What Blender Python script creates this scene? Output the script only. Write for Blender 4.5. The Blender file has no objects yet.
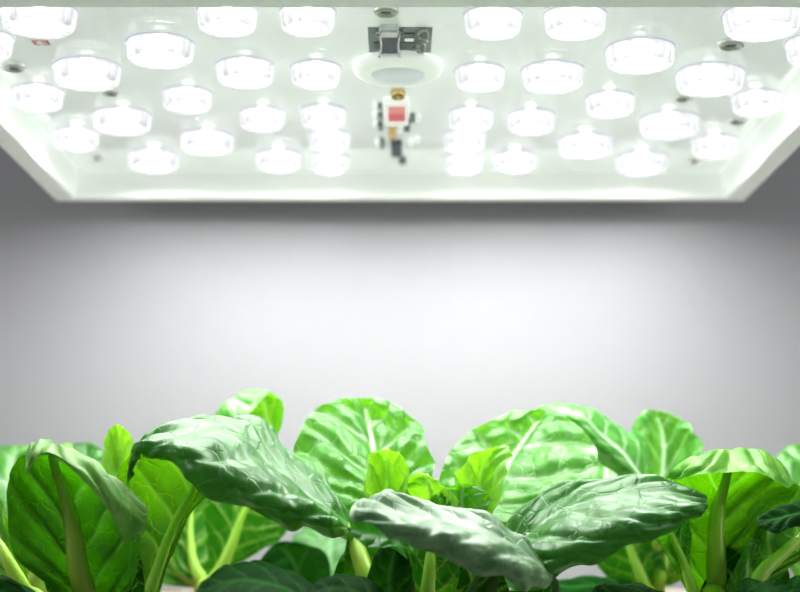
import bpy, bmesh, math, random
import numpy as np
from mathutils import Vector, noise
random.seed(4)
SC = bpy.context.scene
COL = SC.collection
F = 1450.0
TH = math.atan((538-296)/F)
CT, ST = math.cos(TH), math.sin(TH)
CAMZ = 0.20

def at(px, py, Y):
    """point of the place lying on the sight line (px, py) at distance Y along +Y"""
    a, b = (px-400)/F, (296-py)/F
    dx, dy, dz = a, CT - b*ST, ST + b*CT
    s = Y/dy
    return np.array((dx*s, Y, CAMZ + dz*s))
def at_z(px, py, z):
    a, b = (px-400)/F, (296-py)/F
    dx, dy, dz = a, CT - b*ST, ST + b*CT
    s = (z-CAMZ)/dz
    return np.array((dx*s, dy*s, z))

# ------------------------------------------------------------ materials
def new_mat(name):
    m = bpy.data.materials.new(name); m.use_nodes = True
    nt = m.node_tree; nt.nodes.clear()
    return m, nt, nt.nodes, nt.links
def pbr(name, col, rough=.5, metal=0., spec=.5, emit=None, estr=0., coat=0., noise_amt=.04, noise_scale=60, bump=0., sss=0.):
    m, nt, N, L = new_mat(name)
    out = N.new('ShaderNodeOutputMaterial'); b = N.new('ShaderNodeBsdfPrincipled')
    L.new(b.outputs[0], out.inputs[0])
    tc = N.new('ShaderNodeTexCoord'); nz = N.new('ShaderNodeTexNoise'); nz.inputs['Scale'].default_value = noise_scale
    L.new(tc.outputs['Object'], nz.inputs['Vector'])
    mx = N.new('ShaderNodeMix'); mx.data_type = 'RGBA'
    mx.inputs['A'].default_value = (*[c*(1-noise_amt) for c in col], 1)
    mx.inputs['B'].default_value = (*[min(1, c*(1+noise_amt)) for c in col], 1)
    L.new(nz.outputs['Fac'], mx.inputs['Factor']); L.new(mx.outputs['Result'], b.inputs['Base Color'])
    b.inputs['Roughness'].default_value = rough; b.inputs['Metallic'].default_value = metal
    b.inputs['Specular IOR Level'].default_value = spec; b.inputs['Coat Weight'].default_value = coat
    b.inputs['Coat Roughness'].default_value = .04
    if emit: b.inputs['Emission Color'].default_value = (*emit, 1); b.inputs['Emission Strength'].default_value = estr
    if sss:
        b.inputs['Subsurface Weight'].default_value = sss; b.inputs['Subsurface Radius'].default_value = (.8,1,.25); b.inputs['Subsurface Scale'].default_value = .006
    if bump:
        bp = N.new('ShaderNodeBump'); bp.inputs['Strength'].default_value = bump; bp.inputs['Distance'].default_value = .002
        L.new(nz.outputs['Fac'], bp.inputs['Height']); L.new(bp.outputs[0], b.inputs['Normal'])
    return m

def leaf_mat(name, top, top2, under, under2, trans, tfac=.35, veincol=(.62,.8,.5), rough=.42, uveincol=(.55,.78,.16), sheen=.25, cell=1.0, spec=.5):
    m, nt, N, L = new_mat(name)
    out = N.new('ShaderNodeOutputMaterial'); b = N.new('ShaderNodeBsdfPrincipled')
    geo = N.new('ShaderNodeNewGeometry')
    at_ = N.new('ShaderNodeAttribute'); at_.attribute_name = 'vein'
    uv = N.new('ShaderNodeUVMap'); uv.uv_map = 'UVMap'
    tc = N.new('ShaderNodeTexCoord')
    nz = N.new('ShaderNodeTexNoise'); nz.inputs['Scale'].default_value = 1.1; nz.inputs['Detail'].default_value = 3
    L.new(uv.outputs[0], nz.inputs['Vector'])
    def mix(a, b_, f):
        x = N.new('ShaderNodeMix'); x.data_type = 'RGBA'
        for k, v in (('A', a), ('B', b_)):
            if isinstance(v, tuple): x.inputs[k].default_value = (*v, 1)
            else: L.new(v, x.inputs[k])
        if isinstance(f, float): x.inputs['Factor'].default_value = f
        else: L.new(f, x.inputs['Factor'])
        return x.outputs['Result']
    rr = N.new('ShaderNodeValToRGB'); rr.color_ramp.elements[0].position = .3; rr.color_ramp.elements[1].position = .7
    L.new(nz.outputs['Fac'], rr.inputs[0])
    ct = mix(top, top2, rr.outputs[0]); cu = mix(under, under2, rr.outputs[0])
    uvn = N.new('ShaderNodeMath'); uvn.operation = 'MULTIPLY'; uvn.inputs[1].default_value = 2.0; uvn.use_clamp = True; L.new(at_.outputs['Fac'], uvn.inputs[0])
    ct = mix(ct, veincol, at_.outputs['Fac']); cu = mix(cu, uveincol, uvn.outputs[0])
    # fine reticulate veins between the laterals
    wz = N.new('ShaderNodeTexNoise'); wz.inputs['Scale'].default_value = 2.2
    L.new(uv.outputs[0], wz.inputs['Vector'])
    vm = N.new('ShaderNodeVectorMath'); vm.operation = 'MULTIPLY_ADD'; vm.inputs[1].default_value = (.35,.35,.35)
    L.new(wz.outputs['Color'], vm.inputs[0]); L.new(uv.outputs[0], vm.inputs[2])
    vo = N.new('ShaderNodeTexVoronoi'); vo.feature = 'DISTANCE_TO_EDGE'; vo.inputs['Scale'].default_value = .95*cell
    L.new(vm.outputs[0], vo.inputs['Vector'])
    r2 = N.new('ShaderNodeMapRange'); r2.inputs['From Min'].default_value = 0; r2.inputs['From Max'].default_value = .045
    r2.inputs['To Min'].default_value = 0.; r2.inputs['To Max'].default_value = 1; r2.interpolation_type = 'SMOOTHSTEP'
    L.new(vo.outputs['Distance'], r2.inputs['Value'])
    vo2 = N.new('ShaderNodeTexVoronoi'); vo2.feature = 'DISTANCE_TO_EDGE'; vo2.inputs['Scale'].default_value = 5.5*cell
    L.new(vm.outputs[0], vo2.inputs['Vector'])
    r3 = N.new('ShaderNodeMapRange'); r3.inputs['From Max'].default_value = .25; r3.inputs['To Max'].default_value = .14
    L.new(vo2.outputs['Distance'], r3.inputs['Value'])
    ad = N.new('ShaderNodeMath'); ad.operation = 'ADD'; L.new(r2.outputs[0], ad.inputs[0]); 
    h3 = N.new('ShaderNodeMath'); h3.operation = 'MULTIPLY'; h3.inputs[1].default_value = .25; L.new(r3.outputs[0], h3.inputs[0]); L.new(h3.outputs[0], ad.inputs[1])
    inv = N.new('ShaderNodeMath'); inv.operation = 'MULTIPLY_ADD'; inv.inputs[1].default_value = -.34; inv.inputs[2].default_value = .34
    L.new(r2.outputs[0], inv.inputs[0])
    ct = mix(ct, tuple(min(1, c*1.2+.05) for c in top2), inv.outputs[0])
    cu = mix(cu, uveincol, inv.outputs[0])
    col = mix(ct, cu, geo.outputs['Backfacing'])
    L.new(col, b.inputs['Base Color'])
    b.inputs['Roughness'].default_value = rough; b.inputs['Specular IOR Level'].default_value = spec
    b.inputs['Sheen Weight'].default_value = sheen; b.inputs['Sheen Roughness'].default_value = .5
    bp = N.new('ShaderNodeBump'); bp.inputs['Strength'].default_value = .4; bp.inputs['Distance'].default_value = .0006
    L.new(ad.outputs[0], bp.inputs['Height']); L.new(bp.outputs[0], b.inputs['Normal'])
    tr = N.new('ShaderNodeBsdfTranslucent')
    tcx = mix(trans, tuple(min(1, c*1.1+.12) for c in trans), at_.outputs['Fac'])
    L.new(tcx, tr.inputs['Color']); L.new(bp.outputs[0], tr.inputs['Normal'])
    ms = N.new('ShaderNodeMixShader'); ms.inputs[0].default_value = tfac
    L.new(b.outputs[0], ms.inputs[1]); L.new(tr.outputs[0], ms.inputs[2]); L.new(ms.outputs[0], out.inputs[0])
    return m

M = {}
M['leaf']  = leaf_mat('mature leaf', (.006,.11,.006), (.06,.24,.045), (.03,.20,.002), (.05,.28,.003), (.22,.62,.002), .26, veincol=(.22,.45,.18), sheen=.06, spec=.7, rough=.36)
M['pale'] = leaf_mat('brightened forward leaf', (.03,.16,.03), (.26,.42,.24), (.02,.16,.002), (.03,.22,.003), (.12,.5,.002), .18, veincol=(.4,.55,.36), sheen=.2, spec=.9, rough=.4)  # brightness of a lit top is put into this paler green
M['dark']  = leaf_mat('shade-toned leaf', (.004,.045,.005), (.008,.07,.008), (.01,.09,.002), (.02,.13,.003), (.04,.24,.002), .2, veincol=(.05,.24,.04), sheen=.0, spec=.05, rough=.6)  # shade under the canopy is put into this darker green
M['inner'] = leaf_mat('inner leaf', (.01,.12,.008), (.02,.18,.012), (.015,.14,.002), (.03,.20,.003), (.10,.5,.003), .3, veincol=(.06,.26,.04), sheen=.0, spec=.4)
M['rolled'] = leaf_mat('rolled dark leaf', (.07,.26,.02), (.26,.50,.10), (.02,.15,.002), (.04,.24,.003), (.11,.46,.002), .32, veincol=(.5,.7,.28), uveincol=(.36,.58,.10), sheen=.05, spec=.5)  # light on the rolled rim is put into the lighter top colours
M['under'] = leaf_mat('rolled leaf', (.07,.28,.02), (.24,.50,.08), (.03,.19,.002), (.05,.27,.003), (.20,.62,.002), .33, veincol=(.45,.68,.25), sheen=.05, spec=.45)  # lighter top colours carry the light on the rolled-over band
M['back']  = leaf_mat('upright leaf', (.018,.19,.007), (.15,.42,.10), (.08,.36,.004), (.12,.44,.008), (.30,.78,.004), .33, veincol=(.95,.97,.9), sheen=.1, rough=.3, spec=.9)
M['young'] = leaf_mat('young leaf', (.09,.38,.02), (.42,.70,.22), (.25,.6,.02), (.35,.7,.04), (.42,.85,.02), .3, veincol=(.7,.88,.45), cell=1.3)
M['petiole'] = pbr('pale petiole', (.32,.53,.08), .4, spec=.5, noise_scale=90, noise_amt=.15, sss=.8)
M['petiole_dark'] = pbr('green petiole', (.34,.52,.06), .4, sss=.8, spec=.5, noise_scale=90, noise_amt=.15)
M['petiole_shade'] = pbr('shade-toned petiole', (.03,.13,.01), .5, noise_scale=90, noise_amt=.15)  # darkened copy of the petiole colour, with the shade put in
M['petiole_white'] = pbr('white petiole', (.75,.85,.6), .4, spec=.5, noise_scale=90, noise_amt=.1)
M['wall'] = pbr('wall paint', (.345,.343,.356), .85, spec=.2, noise_scale=3, noise_amt=.012)
M['shelf'] = pbr('shelf laminate', (.22,.21,.2), .5, noise_scale=8)
M['pot'] = pbr('white pot plastic', (.85,.84,.8), .35, noise_scale=20, noise_amt=.02)
M['clay'] = pbr('red clay pebbles', (.30,.07,.03), .9, noise_scale=140, noise_amt=.5, bump=.8)
M['housing'] = pbr('white housing', (.90,.93,.90), .45, emit=(.97,1,.98), estr=.14, noise_scale=10, noise_amt=.01)  # glow added to stand in for light bounced inside the frame
M['board'] = pbr('glossy white circuit board', (.66,.71,.67), .10, spec=.6, coat=.6, noise_scale=5, noise_amt=.02, emit=(.93,1,.95), estr=.26)  # slight glow put in as lens light falling on the board
def lens_mat():
    m, nt, N, L = new_mat('clear fluted lens')
    out = N.new('ShaderNodeOutputMaterial'); b = N.new('ShaderNodeBsdfPrincipled'); tr = N.new('ShaderNodeBsdfTransparent')
    tc = N.new('ShaderNodeTexCoord'); mp = N.new('ShaderNodeMapping'); mp.inputs['Scale'].default_value = (260, 260, 30)
    nz = N.new('ShaderNodeTexNoise'); nz.inputs['Scale'].default_value = 1; nz.inputs['Detail'].default_value = 2
    L.new(tc.outputs['Object'], mp.inputs[0]); L.new(mp.outputs[0], nz.inputs['Vector'])
    b.inputs['Base Color'].default_value = (.08,.08,.09,1); b.inputs['Roughness'].default_value = .12
    b.inputs['Emission Color'].default_value = (.97,.975,1,1)
    mr = N.new('ShaderNodeMapRange'); mr.inputs['From Min'].default_value = .3; mr.inputs['From Max'].default_value = .7
    mr.inputs['To Min'].default_value = .34; mr.inputs['To Max'].default_value = .76
    L.new(nz.outputs['Fac'], mr.inputs['Value']); L.new(mr.outputs[0], b.inputs['Emission Strength'])
    ms = N.new('ShaderNodeMixShader'); ms.inputs[0].default_value = .7
    L.new(tr.outputs[0], ms.inputs[1]); L.new(b.outputs[0], ms.inputs[2]); L.new(ms.outputs[0], out.inputs[0])
    return m
M['lens'] = lens_mat()
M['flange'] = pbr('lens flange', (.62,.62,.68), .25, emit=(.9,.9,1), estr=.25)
M['led'] = pbr('lit diode', (1,1,1), .5, emit=(1,1,.985), estr=82)
M['core'] = pbr('diode core', (1,1,1), .5, emit=(1,1,.99), estr=20)
M['white'] = pbr('white plastic', (.9,.91,.9), .4, noise_amt=.02, emit=(.95,1,.96), estr=.3)  # glow put in so that parts facing down look lit
M['cone'] = pbr('grey reflector cone', (.3,.3,.31), .3)  # for the cone added to block the diode's back glow
M['sensor'] = pbr('grey sensor window', (.60,.65,.67), .3, emit=(.9,.97,1), estr=.25, noise_amt=.03)  # glow put into the window to lift its downward face
M['slate'] = pbr('grey printed patch', (.36,.42,.43), .3, noise_scale=200, noise_amt=.15)
M['chip'] = pbr('dark chip', (.10,.15,.20), .35)
M['metal'] = pbr('solder metal', (.85,.85,.84), .38, metal=.7, noise_scale=300, noise_amt=.2)
M['dim'] = pbr('dark recess', (.28,.31,.31), .4)
M['brass'] = pbr('brass', (.75,.55,.22), .25, metal=1)
M['red'] = pbr('red component face', (.85,.16,.18), .4, emit=(1,.2,.22), estr=.2)  # added glow stands in for light on the downward face
M['pink'] = pbr('pale red component face', (.85,.36,.33), .4, emit=(1,.4,.36), estr=.22)  # added glow in place of light, as on the red face
M['redink'] = pbr('red ink', (.75,.25,.2), .6)

# ------------------------------------------------------------ object helpers
def link(name, me, mat, parent=None, smooth=True):
    o = bpy.data.objects.new(name, me); COL.objects.link(o)
    if mat is not None: me.materials.append(mat)
    if smooth:
        for p in me.polygons: p.use_smooth = True
    if parent is not None: o.parent = parent; o.matrix_parent_inverse = parent.matrix_world.inverted()
    return o
def obj(name, bm, mat, parent=None, smooth=False):
    me = bpy.data.meshes.new(name); bmesh.ops.recalc_face_normals(bm, faces=bm.faces)
    bm.to_mesh(me); bm.free()
    return link(name, me, mat, parent, smooth)
def thing(name, label, cat, loc, group=None):
    o = bpy.data.objects.new(name, None); COL.objects.link(o); o.location = loc; o.empty_display_size = .01
    o['label'] = label; o['category'] = cat
    if group: o['group'] = group
    bpy.context.view_layer.update()
    return o
def box(bm, c, s, bev=0):
    r = bmesh.ops.create_cube(bm, size=1)
    for v in r['verts']: v.co = Vector((c[0]+v.co.x*s[0], c[1]+v.co.y*s[1], c[2]+v.co.z*s[2]))
    if bev:
        es = list({e for v in r['verts'] for e in v.link_edges})
        bmesh.ops.bevel(bm, geom=es, offset=bev, segments=2, affect='EDGES')
def lathe(bm, prof, c=(0,0,0), n=48, flute=0, nf=0):
    """prof = [(r, z, fluted?)...]"""
    rings = []
    for p in prof:
        r, z = p[0], p[1]; fl = p[2] if len(p) > 2 else 0
        ring = []
        if r < 1e-6:
            ring = [bm.verts.new((c[0], c[1], c[2]+z))]
        else:
            for i in range(n):
                a = 2*math.pi*i/n
                rr = r*(1+(flute*(0.5+0.5*math.cos(nf*a)) if fl else 0))
                ring.append(bm.verts.new((c[0]+rr*math.cos(a), c[1]+rr*math.sin(a), c[2]+z)))
        rings.append(ring)
    for A, B in zip(rings, rings[1:]):
        for i in range(n):
            j = (i+1) % n
            if len(A) == 1 and len(B) == 1: continue
            if len(A) == 1: bm.faces.new((A[0], B[j], B[i]))
            elif len(B) == 1: bm.faces.new((A[i], A[j], B[0]))
            else: bm.faces.new((A[i], A[j], B[j], B[i]))
def tube_mesh(name, pts, rads, sides=12, flat=1.0):
    pts = [Vector(p) for p in pts]; verts = []; faces = []
    up = Vector((0,-1,0)); n = len(pts)
    for i, p in enumerate(pts):
        t = (pts[min(i+1,n-1)]-pts[max(i-1,0)]).normalized()
        a = t.cross(up)
        if a.length < .1: a = t.cross(Vector((1,0,0)))
        a.normalize(); b = a.cross(t).normalized()
        for k in range(sides):
            w = 2*math.pi*k/sides
            verts.append(p + a*math.cos(w)*rads[i] + b*math.sin(w)*rads[i]*flat)
    for i in range(n-1):
        for k in range(sides):
            k2 = (k+1) % sides
            faces.append((i*sides+k, i*sides+k2, (i+1)*sides+k2, (i+1)*sides+k))
    faces.append(tuple(range(sides))[::-1]); faces.append(tuple((n-1)*sides+k for k in range(sides)))
    me = bpy.data.meshes.new(name); me.from_pydata([tuple(v) for v in verts], [], faces); me.update()
    bm = bmesh.new(); bm.from_mesh(me); bmesh.ops.recalc_face_normals(bm, faces=bm.faces); bm.to_mesh(me); bm.free()
    return me

# ------------------------------------------------------------ leaves
def catmull(P, t):
    """P: (n, ...) control rows, t: array in [0, 1]"""
    P = np.asarray(P, float); n = len(P)
    Q = np.concatenate([[2*P[0]-P[1]], P, [2*P[-1]-P[-2]]])
    x = np.clip(t, 0, 1)*(n-1); i = np.minimum(x.astype(int), n-2); f = (x-i)
    f = f.reshape((-1,)+(1,)*(P.ndim-1))
    a, b, c, d = Q[i], Q[i+1], Q[i+2], Q[i+3]
    return .5*((2*b)+(-a+c)*f+(2*a-5*b+4*c-d)*f**2+(-a+3*b-3*c+d)*f**3)

LEAFN = [0]
def leaf(plant, rows, mat='leaf', flip=False, n=6, amp=.0012, nu=84, nv=60, petiole=None, pr=.0032, pmat='petiole',
         label=None, seed=None, slope=.34, ruffle=.05, edge=.0012, midrib=1.0, rib=True, lump=1.0, rib_start=0.0, tuck=0.0, near=0, tuck_end=2):
    """rows: stations from base to tip; each a list of (px, py, Y) across the blade"""
    LEAFN[0] += 1; sd = seed if seed is not None else LEAFN[0]*7.31
    rows = [list(r) for r in rows]
    if tuck:      # the blade's near margin turns down and under
        for i in range(1, len(rows)-tuck_end):
            a, b = (0, 1) if near == 0 else (-1, -2)
            x, y, Y = rows[i][a]; rows[i][a] = (x, y, Y+tuck)
            x, y, Y = rows[i][b]; rows[i][b] = (x, y, Y-tuck*.25)
    C = np.array([[at(*p) for p in r] for r in rows])
    us = np.linspace(0, 1, nu); vs = np.linspace(-1, 1, nv)
    R = catmull(C, us)                                   # nu x m x 3
    P = np.zeros((nu, nv, 3))
    for i, u in enumerate(us):
        k = 0
        ruf = 1 - ruffle*(.5+.5*noise.noise(Vector((u*9, sd, 0)))) - ruffle*.35*abs(math.sin(u*n*3.3+sd))*min(1, float(np.linalg.norm(R[i][-1]-R[i][0]))/.05)
        w = vs*ruf
        P[i] = catmull(R[i], (w+1)/2)
    du = np.gradient(P, axis=0); dv = np.gradient(P, axis=1)
    # physical lengths for the UVs
    lu = np.linalg.norm(du, axis=2); lv = np.linalg.norm(dv, axis=2)
    U = np.cumsum(lu, axis=0); U = U.mean(axis=1, keepdims=True).repeat(nv, axis=1)
    V = np.cumsum(lv, axis=1); V -= V[:, nv//2:nv//2+1]
    nrm = np.cross(dv, du); nrm /= (np.linalg.norm(nrm, axis=2, keepdims=True)+1e-12)
    # smooth normals for stability at tips
    for _ in range(3):
        nn = nrm.copy(); nn[1:-1] += nrm[:-2]+nrm[2:]; nn[:, 1:-1] += nrm[:, :-2]+nrm[:, 2:]
        nrm = nn/(np.linalg.norm(nn, axis=2, keepdims=True)+1e-12)
    if flip: nrm = -nrm
    half = np.maximum(np.abs(V[:, :1]), np.abs(V[:, -1:]))
    vein = np.zeros((nu, nv)); H = np.zeros((nu, nv))
    for i, u in enumerate(us):
        hw = max(float(half[i, 0]), 1e-4)
        for j, v in enumerate(vs):
            av = abs(v); s = 1 if v > 0 else -1
            jit = .16*noise.noise(Vector((u*3+sd, v*1.5, 2.2)))
            ph = n*(u - slope*av**.85 + jit*.5) + (.37 if s > 0 else 0) + sd
            fr = ph - math.floor(ph); d = min(fr, 1-fr)          # 0 on a lateral vein
            wd = .06*(1-.55*av)+.014
            lat = math.exp(-(d/wd)**2)*max(0, 1-av**3)
            mid = math.exp(-((av*hw)/(.0011*midrib*(1.15-u)+.00012))**2)*max(0, 1-u**6)
            vein[i, j] = min(1, max(mid, lat*.42))
            bul = (min(1, d*3.4))**.55*min(1, av*2.2)*(1-.65*av**4)
            H[i, j] = 1.5*amp*(bul-.5) - .0008*midrib*math.exp(-((av*hw)/.0022)**2)
            q = Vector((U[i, j]*85+sd, V[i, j]*85, sd))
            H[i, j] += amp*lump*(.8*noise.noise(q)+.18*noise.noise(q*2.5))*min(1, .3+av*2)
            H[i, j] += edge*min(1, hw/.02)*math.sin(u*n*4.4+sd*2+s*1.3)*av**5
            H[i, j] *= min(1, hw/.016)
            taper = min(1, u*7+.05)*min(1, (1-u)*9+.15)
            H[i, j] *= taper
    P2 = P + nrm*H[..., None]
    verts = P2.reshape(-1, 3)
    faces = []
    for i in range(nu-1):
        for j in range(nv-1):
            a = i*nv+j
            f = (a, a+1, a+nv+1, a+nv)      # normal = dv x du
            faces.append(f[::-1] if flip else f)
    me = bpy.data.meshes.new('leaf'); me.from_pydata([tuple(v) for v in verts], [], faces); me.update()
    att = me.attributes.new('vein', 'FLOAT', 'POINT'); att.data.foreach_set('value', vein.reshape(-1).astype(np.float32))
    uvl = me.uv_layers.new(name='UVMap')
    UV = np.stack([U*100+sd*3, V*100], axis=2).reshape(-1, 2)       # 1 unit = 1 cm
    li = np.zeros(len(me.loops), dtype=np.int32); me.loops.foreach_get('vertex_index', li)
    uvl.data.foreach_set('uv', UV[li].reshape(-1).astype(np.float32))
    o = link('leaf', me, M[mat], plant)
    if label: o['label'] = label
    # petiole and midrib: a tapering rib on the underside
    if rib:
        mid = P2[:, nv//2] - nrm[:, nv//2]*.0
        k0 = int(rib_start*nu)
        pts = []; rad = []
        if petiole:
            pp = np.array([at(*q) for q in petiole]+[P[0, nv//2]])
            pp = catmull(pp, np.linspace(0, 1, 16))[:-1]
            for q in range(len(pp)): pts.append(pp[q]); rad.append(pr*(1.25-.25*q/15))
        for i in range(k0, int(nu*(.86 if mat != 'young' else .7)), 2):
            u = us[i]
            r = pr*(1-u)**1.1*.92+.00012
            pts.append(mid[i]-nrm[i, nv//2]*(r*1.0+.0007)); rad.append(r)
        me2 = tube_mesh('petiole', pts, rad)
        p_ = link('petiole', me2, M[pmat], o)
    return o

# ------------------------------------------------------------ setting
def structure(name, bm, mat):
    o = obj(name, bm, mat); o['kind'] = 'structure'; return o
WALLY = 0.869
bm = bmesh.new(); box(bm, (0, WALLY+.02, .55), (2.6, .04, 1.3)); structure('wall_back', bm, M['wall'])
bm = bmesh.new(); box(bm, (0, .62, .088), (2.6, .66, .024)); structure('floor', bm, M['shelf'])

# ------------------------------------------------------------ grow light
ZL = CAMZ + .1975          # underside of the rim
ZB = CAMZ + .2127          # face of the board
YB0, YB1 = .497, .842
XW = .2055
LIPX, LIPY = .0135, .016
LYF = .0245
light = thing('grow_light', 'white framed LED grow light panel hanging over the plants, studded with round clear lenses', 'grow light', (0, .67, ZL))
# housing: frame ring with a sloped inner wall, closed back
bm = bmesh.new()
def ring(x0, x1, y0, y1, z): return [bm.verts.new(c) for c in ((x0,y0,z),(x1,y0,z),(x1,y1,z),(x0,y1,z))]
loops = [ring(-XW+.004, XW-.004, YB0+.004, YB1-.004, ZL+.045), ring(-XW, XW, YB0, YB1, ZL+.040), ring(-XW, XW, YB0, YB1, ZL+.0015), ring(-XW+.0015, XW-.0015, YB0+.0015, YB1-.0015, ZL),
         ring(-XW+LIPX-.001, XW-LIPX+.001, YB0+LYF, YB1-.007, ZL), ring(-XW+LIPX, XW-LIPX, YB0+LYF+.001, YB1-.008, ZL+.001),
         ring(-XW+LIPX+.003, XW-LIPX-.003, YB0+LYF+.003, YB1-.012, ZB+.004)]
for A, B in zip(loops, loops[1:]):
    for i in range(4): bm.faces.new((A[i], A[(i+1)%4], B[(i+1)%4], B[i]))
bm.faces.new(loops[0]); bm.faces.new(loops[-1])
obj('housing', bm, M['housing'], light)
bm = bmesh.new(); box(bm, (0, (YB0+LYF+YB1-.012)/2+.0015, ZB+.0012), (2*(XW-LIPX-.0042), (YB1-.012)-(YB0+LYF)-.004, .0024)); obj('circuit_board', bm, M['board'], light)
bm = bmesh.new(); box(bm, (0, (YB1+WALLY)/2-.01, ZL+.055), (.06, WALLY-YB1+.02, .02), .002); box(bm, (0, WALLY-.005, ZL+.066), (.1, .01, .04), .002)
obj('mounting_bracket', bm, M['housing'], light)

# lens list: centre x, top of rim y, bottom of face y, width in the photograph
LENS = [(39,1,39.5,80),(-15,32,62,58),(87,54,93,70),(160,28,70.5,72),(227,4,38,64),(245,54,90.5,62),(37.5,82,113.5,53),(187,85,115.5,51),
 (122,104,138,60),(262,103,134,48),(75.5,126,153.5,48),(207,128,158,56),(153,145,176,54),(307.5,5,38,60),(315.5,59,91,52),(323,105,132,48),
 (329,130,155,44),(329,153,177,42),(278,146,175,48),(493,6,41,60),(480,61,93.5,52),(471,106,134,46),(464,130,155,44),(463,153,177,42),(515,147,176,46),
 (575,6,41.5,65),(640.5,33,76,74),(553,57,95.5,66),(610,90,120,51),(710,60,99,71),(762,2,43,82),(817,30,68,66),(756.5,88,118.5,51),
 (669,109,142.5,63),(715,133,161,47),(586,130,161.5,57),(642,148,178.5,54),(531,105,137,50)]
base_lens = {}
def make_lens(r):
    h = .0078
    bm = bmesh.new()
    # outer fluted wall (world z up: board at 0, face at -h)
    lathe(bm, [(r*.97,0,0),(r*.955,-.0006,1),(r*.93,-h*.45,1),(r*.915,-h*.8,1),(r*.90,-h*.93,0),(r*.86,-h,0),(r*.70,-h,0),(r*.68,-h*.9,0),(r*.66,-h*.82,0)], n=96, flute=.022, nf=32)
    me_w = bpy.data.meshes.new('lens_wall'); bmesh.ops.recalc_face_normals(bm, faces=bm.faces); bm.to_mesh(me_w); bm.free()
    bm = bmesh.new(); lathe(bm, [(r*.94,0),(r*1.03,0),(r*1.035,-.0004),(r*1.03,-.0008),(r*.95,-.0008)], n=72)
    me_f = bpy.data.meshes.new('lens_flange'); bmesh.ops.recalc_face_normals(bm, faces=bm.faces); bm.to_mesh(me_f); bm.free()
    bm = bmesh.new(); lathe(bm, [(0,-h*.93),(r*.40,-h*.91),(r*.58,-h*.88),(r*.575,-h*.84)], n=32)
    me_l = bpy.data.meshes.new('diode'); bmesh.ops.recalc_face_normals(bm, faces=bm.faces); bm.to_mesh(me_l); bm.free()
    bm = bmesh.new(); lathe(bm, [(0,-h*.7),(r*.17,-h*.66),(r*.19,-h*.4),(r*.19,-h*.12),(0,-h*.1)], n=32)
    me_c = bpy.data.meshes.new('diode_core'); bmesh.ops.recalc_face_normals(bm, faces=bm.faces); bm.to_mesh(me_c); bm.free()
    bm = bmesh.new(); lathe(bm, [(r*.60,-h*.86),(r*.60,-h*.80),(r*.40,-h*.70),(r*.17,-h*.64)], n=32)  # cone added to hide the diode disc's glow from behind
    me_r = bpy.data.meshes.new('light_shield'); bmesh.ops.recalc_face_normals(bm, faces=bm.faces); bm.to_mesh(me_r); bm.free()
    return me_w, me_f, me_l, me_c, me_r
for (x, y0, y1, w) in LENS:
    # face centre: the far/near extent of the face ellipse
    zf = ZB - .0078
    cy = y1 - w*.155*.93
    p = at_z(x, cy, zf)
    d = math.sqrt(p[0]**2+p[1]**2)
    r = w/2/F*p[1]*1.0
    key = round(r*2000)/2000
    first = key not in base_lens
    if first: base_lens[key] = make_lens(key)
    mw, mf, ml, mc, mr_ = base_lens[key]
    def add(name, me, mat, par):
        if not me.materials:
            me.materials.append(M[mat])
            for q in me.polygons: q.use_smooth = True
        o = bpy.data.objects.new(name, me); COL.objects.link(o)
        return o
    a = add('lens', mw, 'lens', light); a.location = (p[0], p[1]-.67, ZB-ZL); a.parent = light
    f = add('lens_flange', mf, 'flange', a); f.parent = a
    g = add('diode', ml, 'led', a); g.parent = a
    g = add('diode_core', mc, 'core', a); g.parent = a
    g = add('light_shield', mr_, 'cone', a); g.parent = a

def px_ring(px, py, z, wpx):
    p = at_z(px, py, z); return p, wpx/2/F*p[1]
# round sensor cover in the middle
p, r = px_ring(398, 73, ZB-.004, 94)
bm = bmesh.new(); lathe(bm, [(r*.98,0),(r,-.0012),(r*.99,-.0026),(r*.95,-.0040),(r*.86,-.0050),(r*.63,-.0056),(r*.60,-.0048),(0,-.0048)], (p[0], p[1], ZB), n=96)
sn = obj('sensor_cover', bm, M['white'], light, True)
bm = bmesh.new(); lathe(bm, [(0,-.0053),(r*.585,-.0053),(r*.60,-.0049)], (p[0], p[1], ZB), n=64)
obj('sensor_window', bm, M['sensor'], sn, True)
SP, SR = p, r

def pxbox(bm, x0, y0, x1, y1, z, h, bev=0):
    """a box lying under the board whose face spans the given rectangle"""
    a = at_z(x0, y1, z-h); b = at_z(x1, y0, z-h)
    cx = (x0+x1)/2; m = at_z(cx, (y0+y1)/2, z-h)
    w = (x1-x0)/F*m[1]
    box(bm, (m[0], (a[1]+b[1])/2, z-h/2), (w, abs(a[1]-b[1]), h), bev)
# grey printed patch
bm = bmesh.new(); pxbox(bm, 367, 27.5, 433, 52.5, ZB, .0002); patch = obj('printed_patch', bm, M['slate'], light); patch['label'] = 'slate grey printed rectangle'
bm = bmesh.new()
pxbox(bm, 404, 34, 415, 41, ZB, .0006); pxbox(bm, 373.5, 43, 380, 49, ZB, .0006); pxbox(bm, 398, 43, 415, 49.5, ZB, .0005)
obj('printed_outline', bm, M['dim'], patch)
bm = bmesh.new(); pxbox(bm, 404.5, 39.8, 414, 41.8, ZB, .0012, .0002); obj('contact_strip', bm, M['white'], patch)
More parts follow.
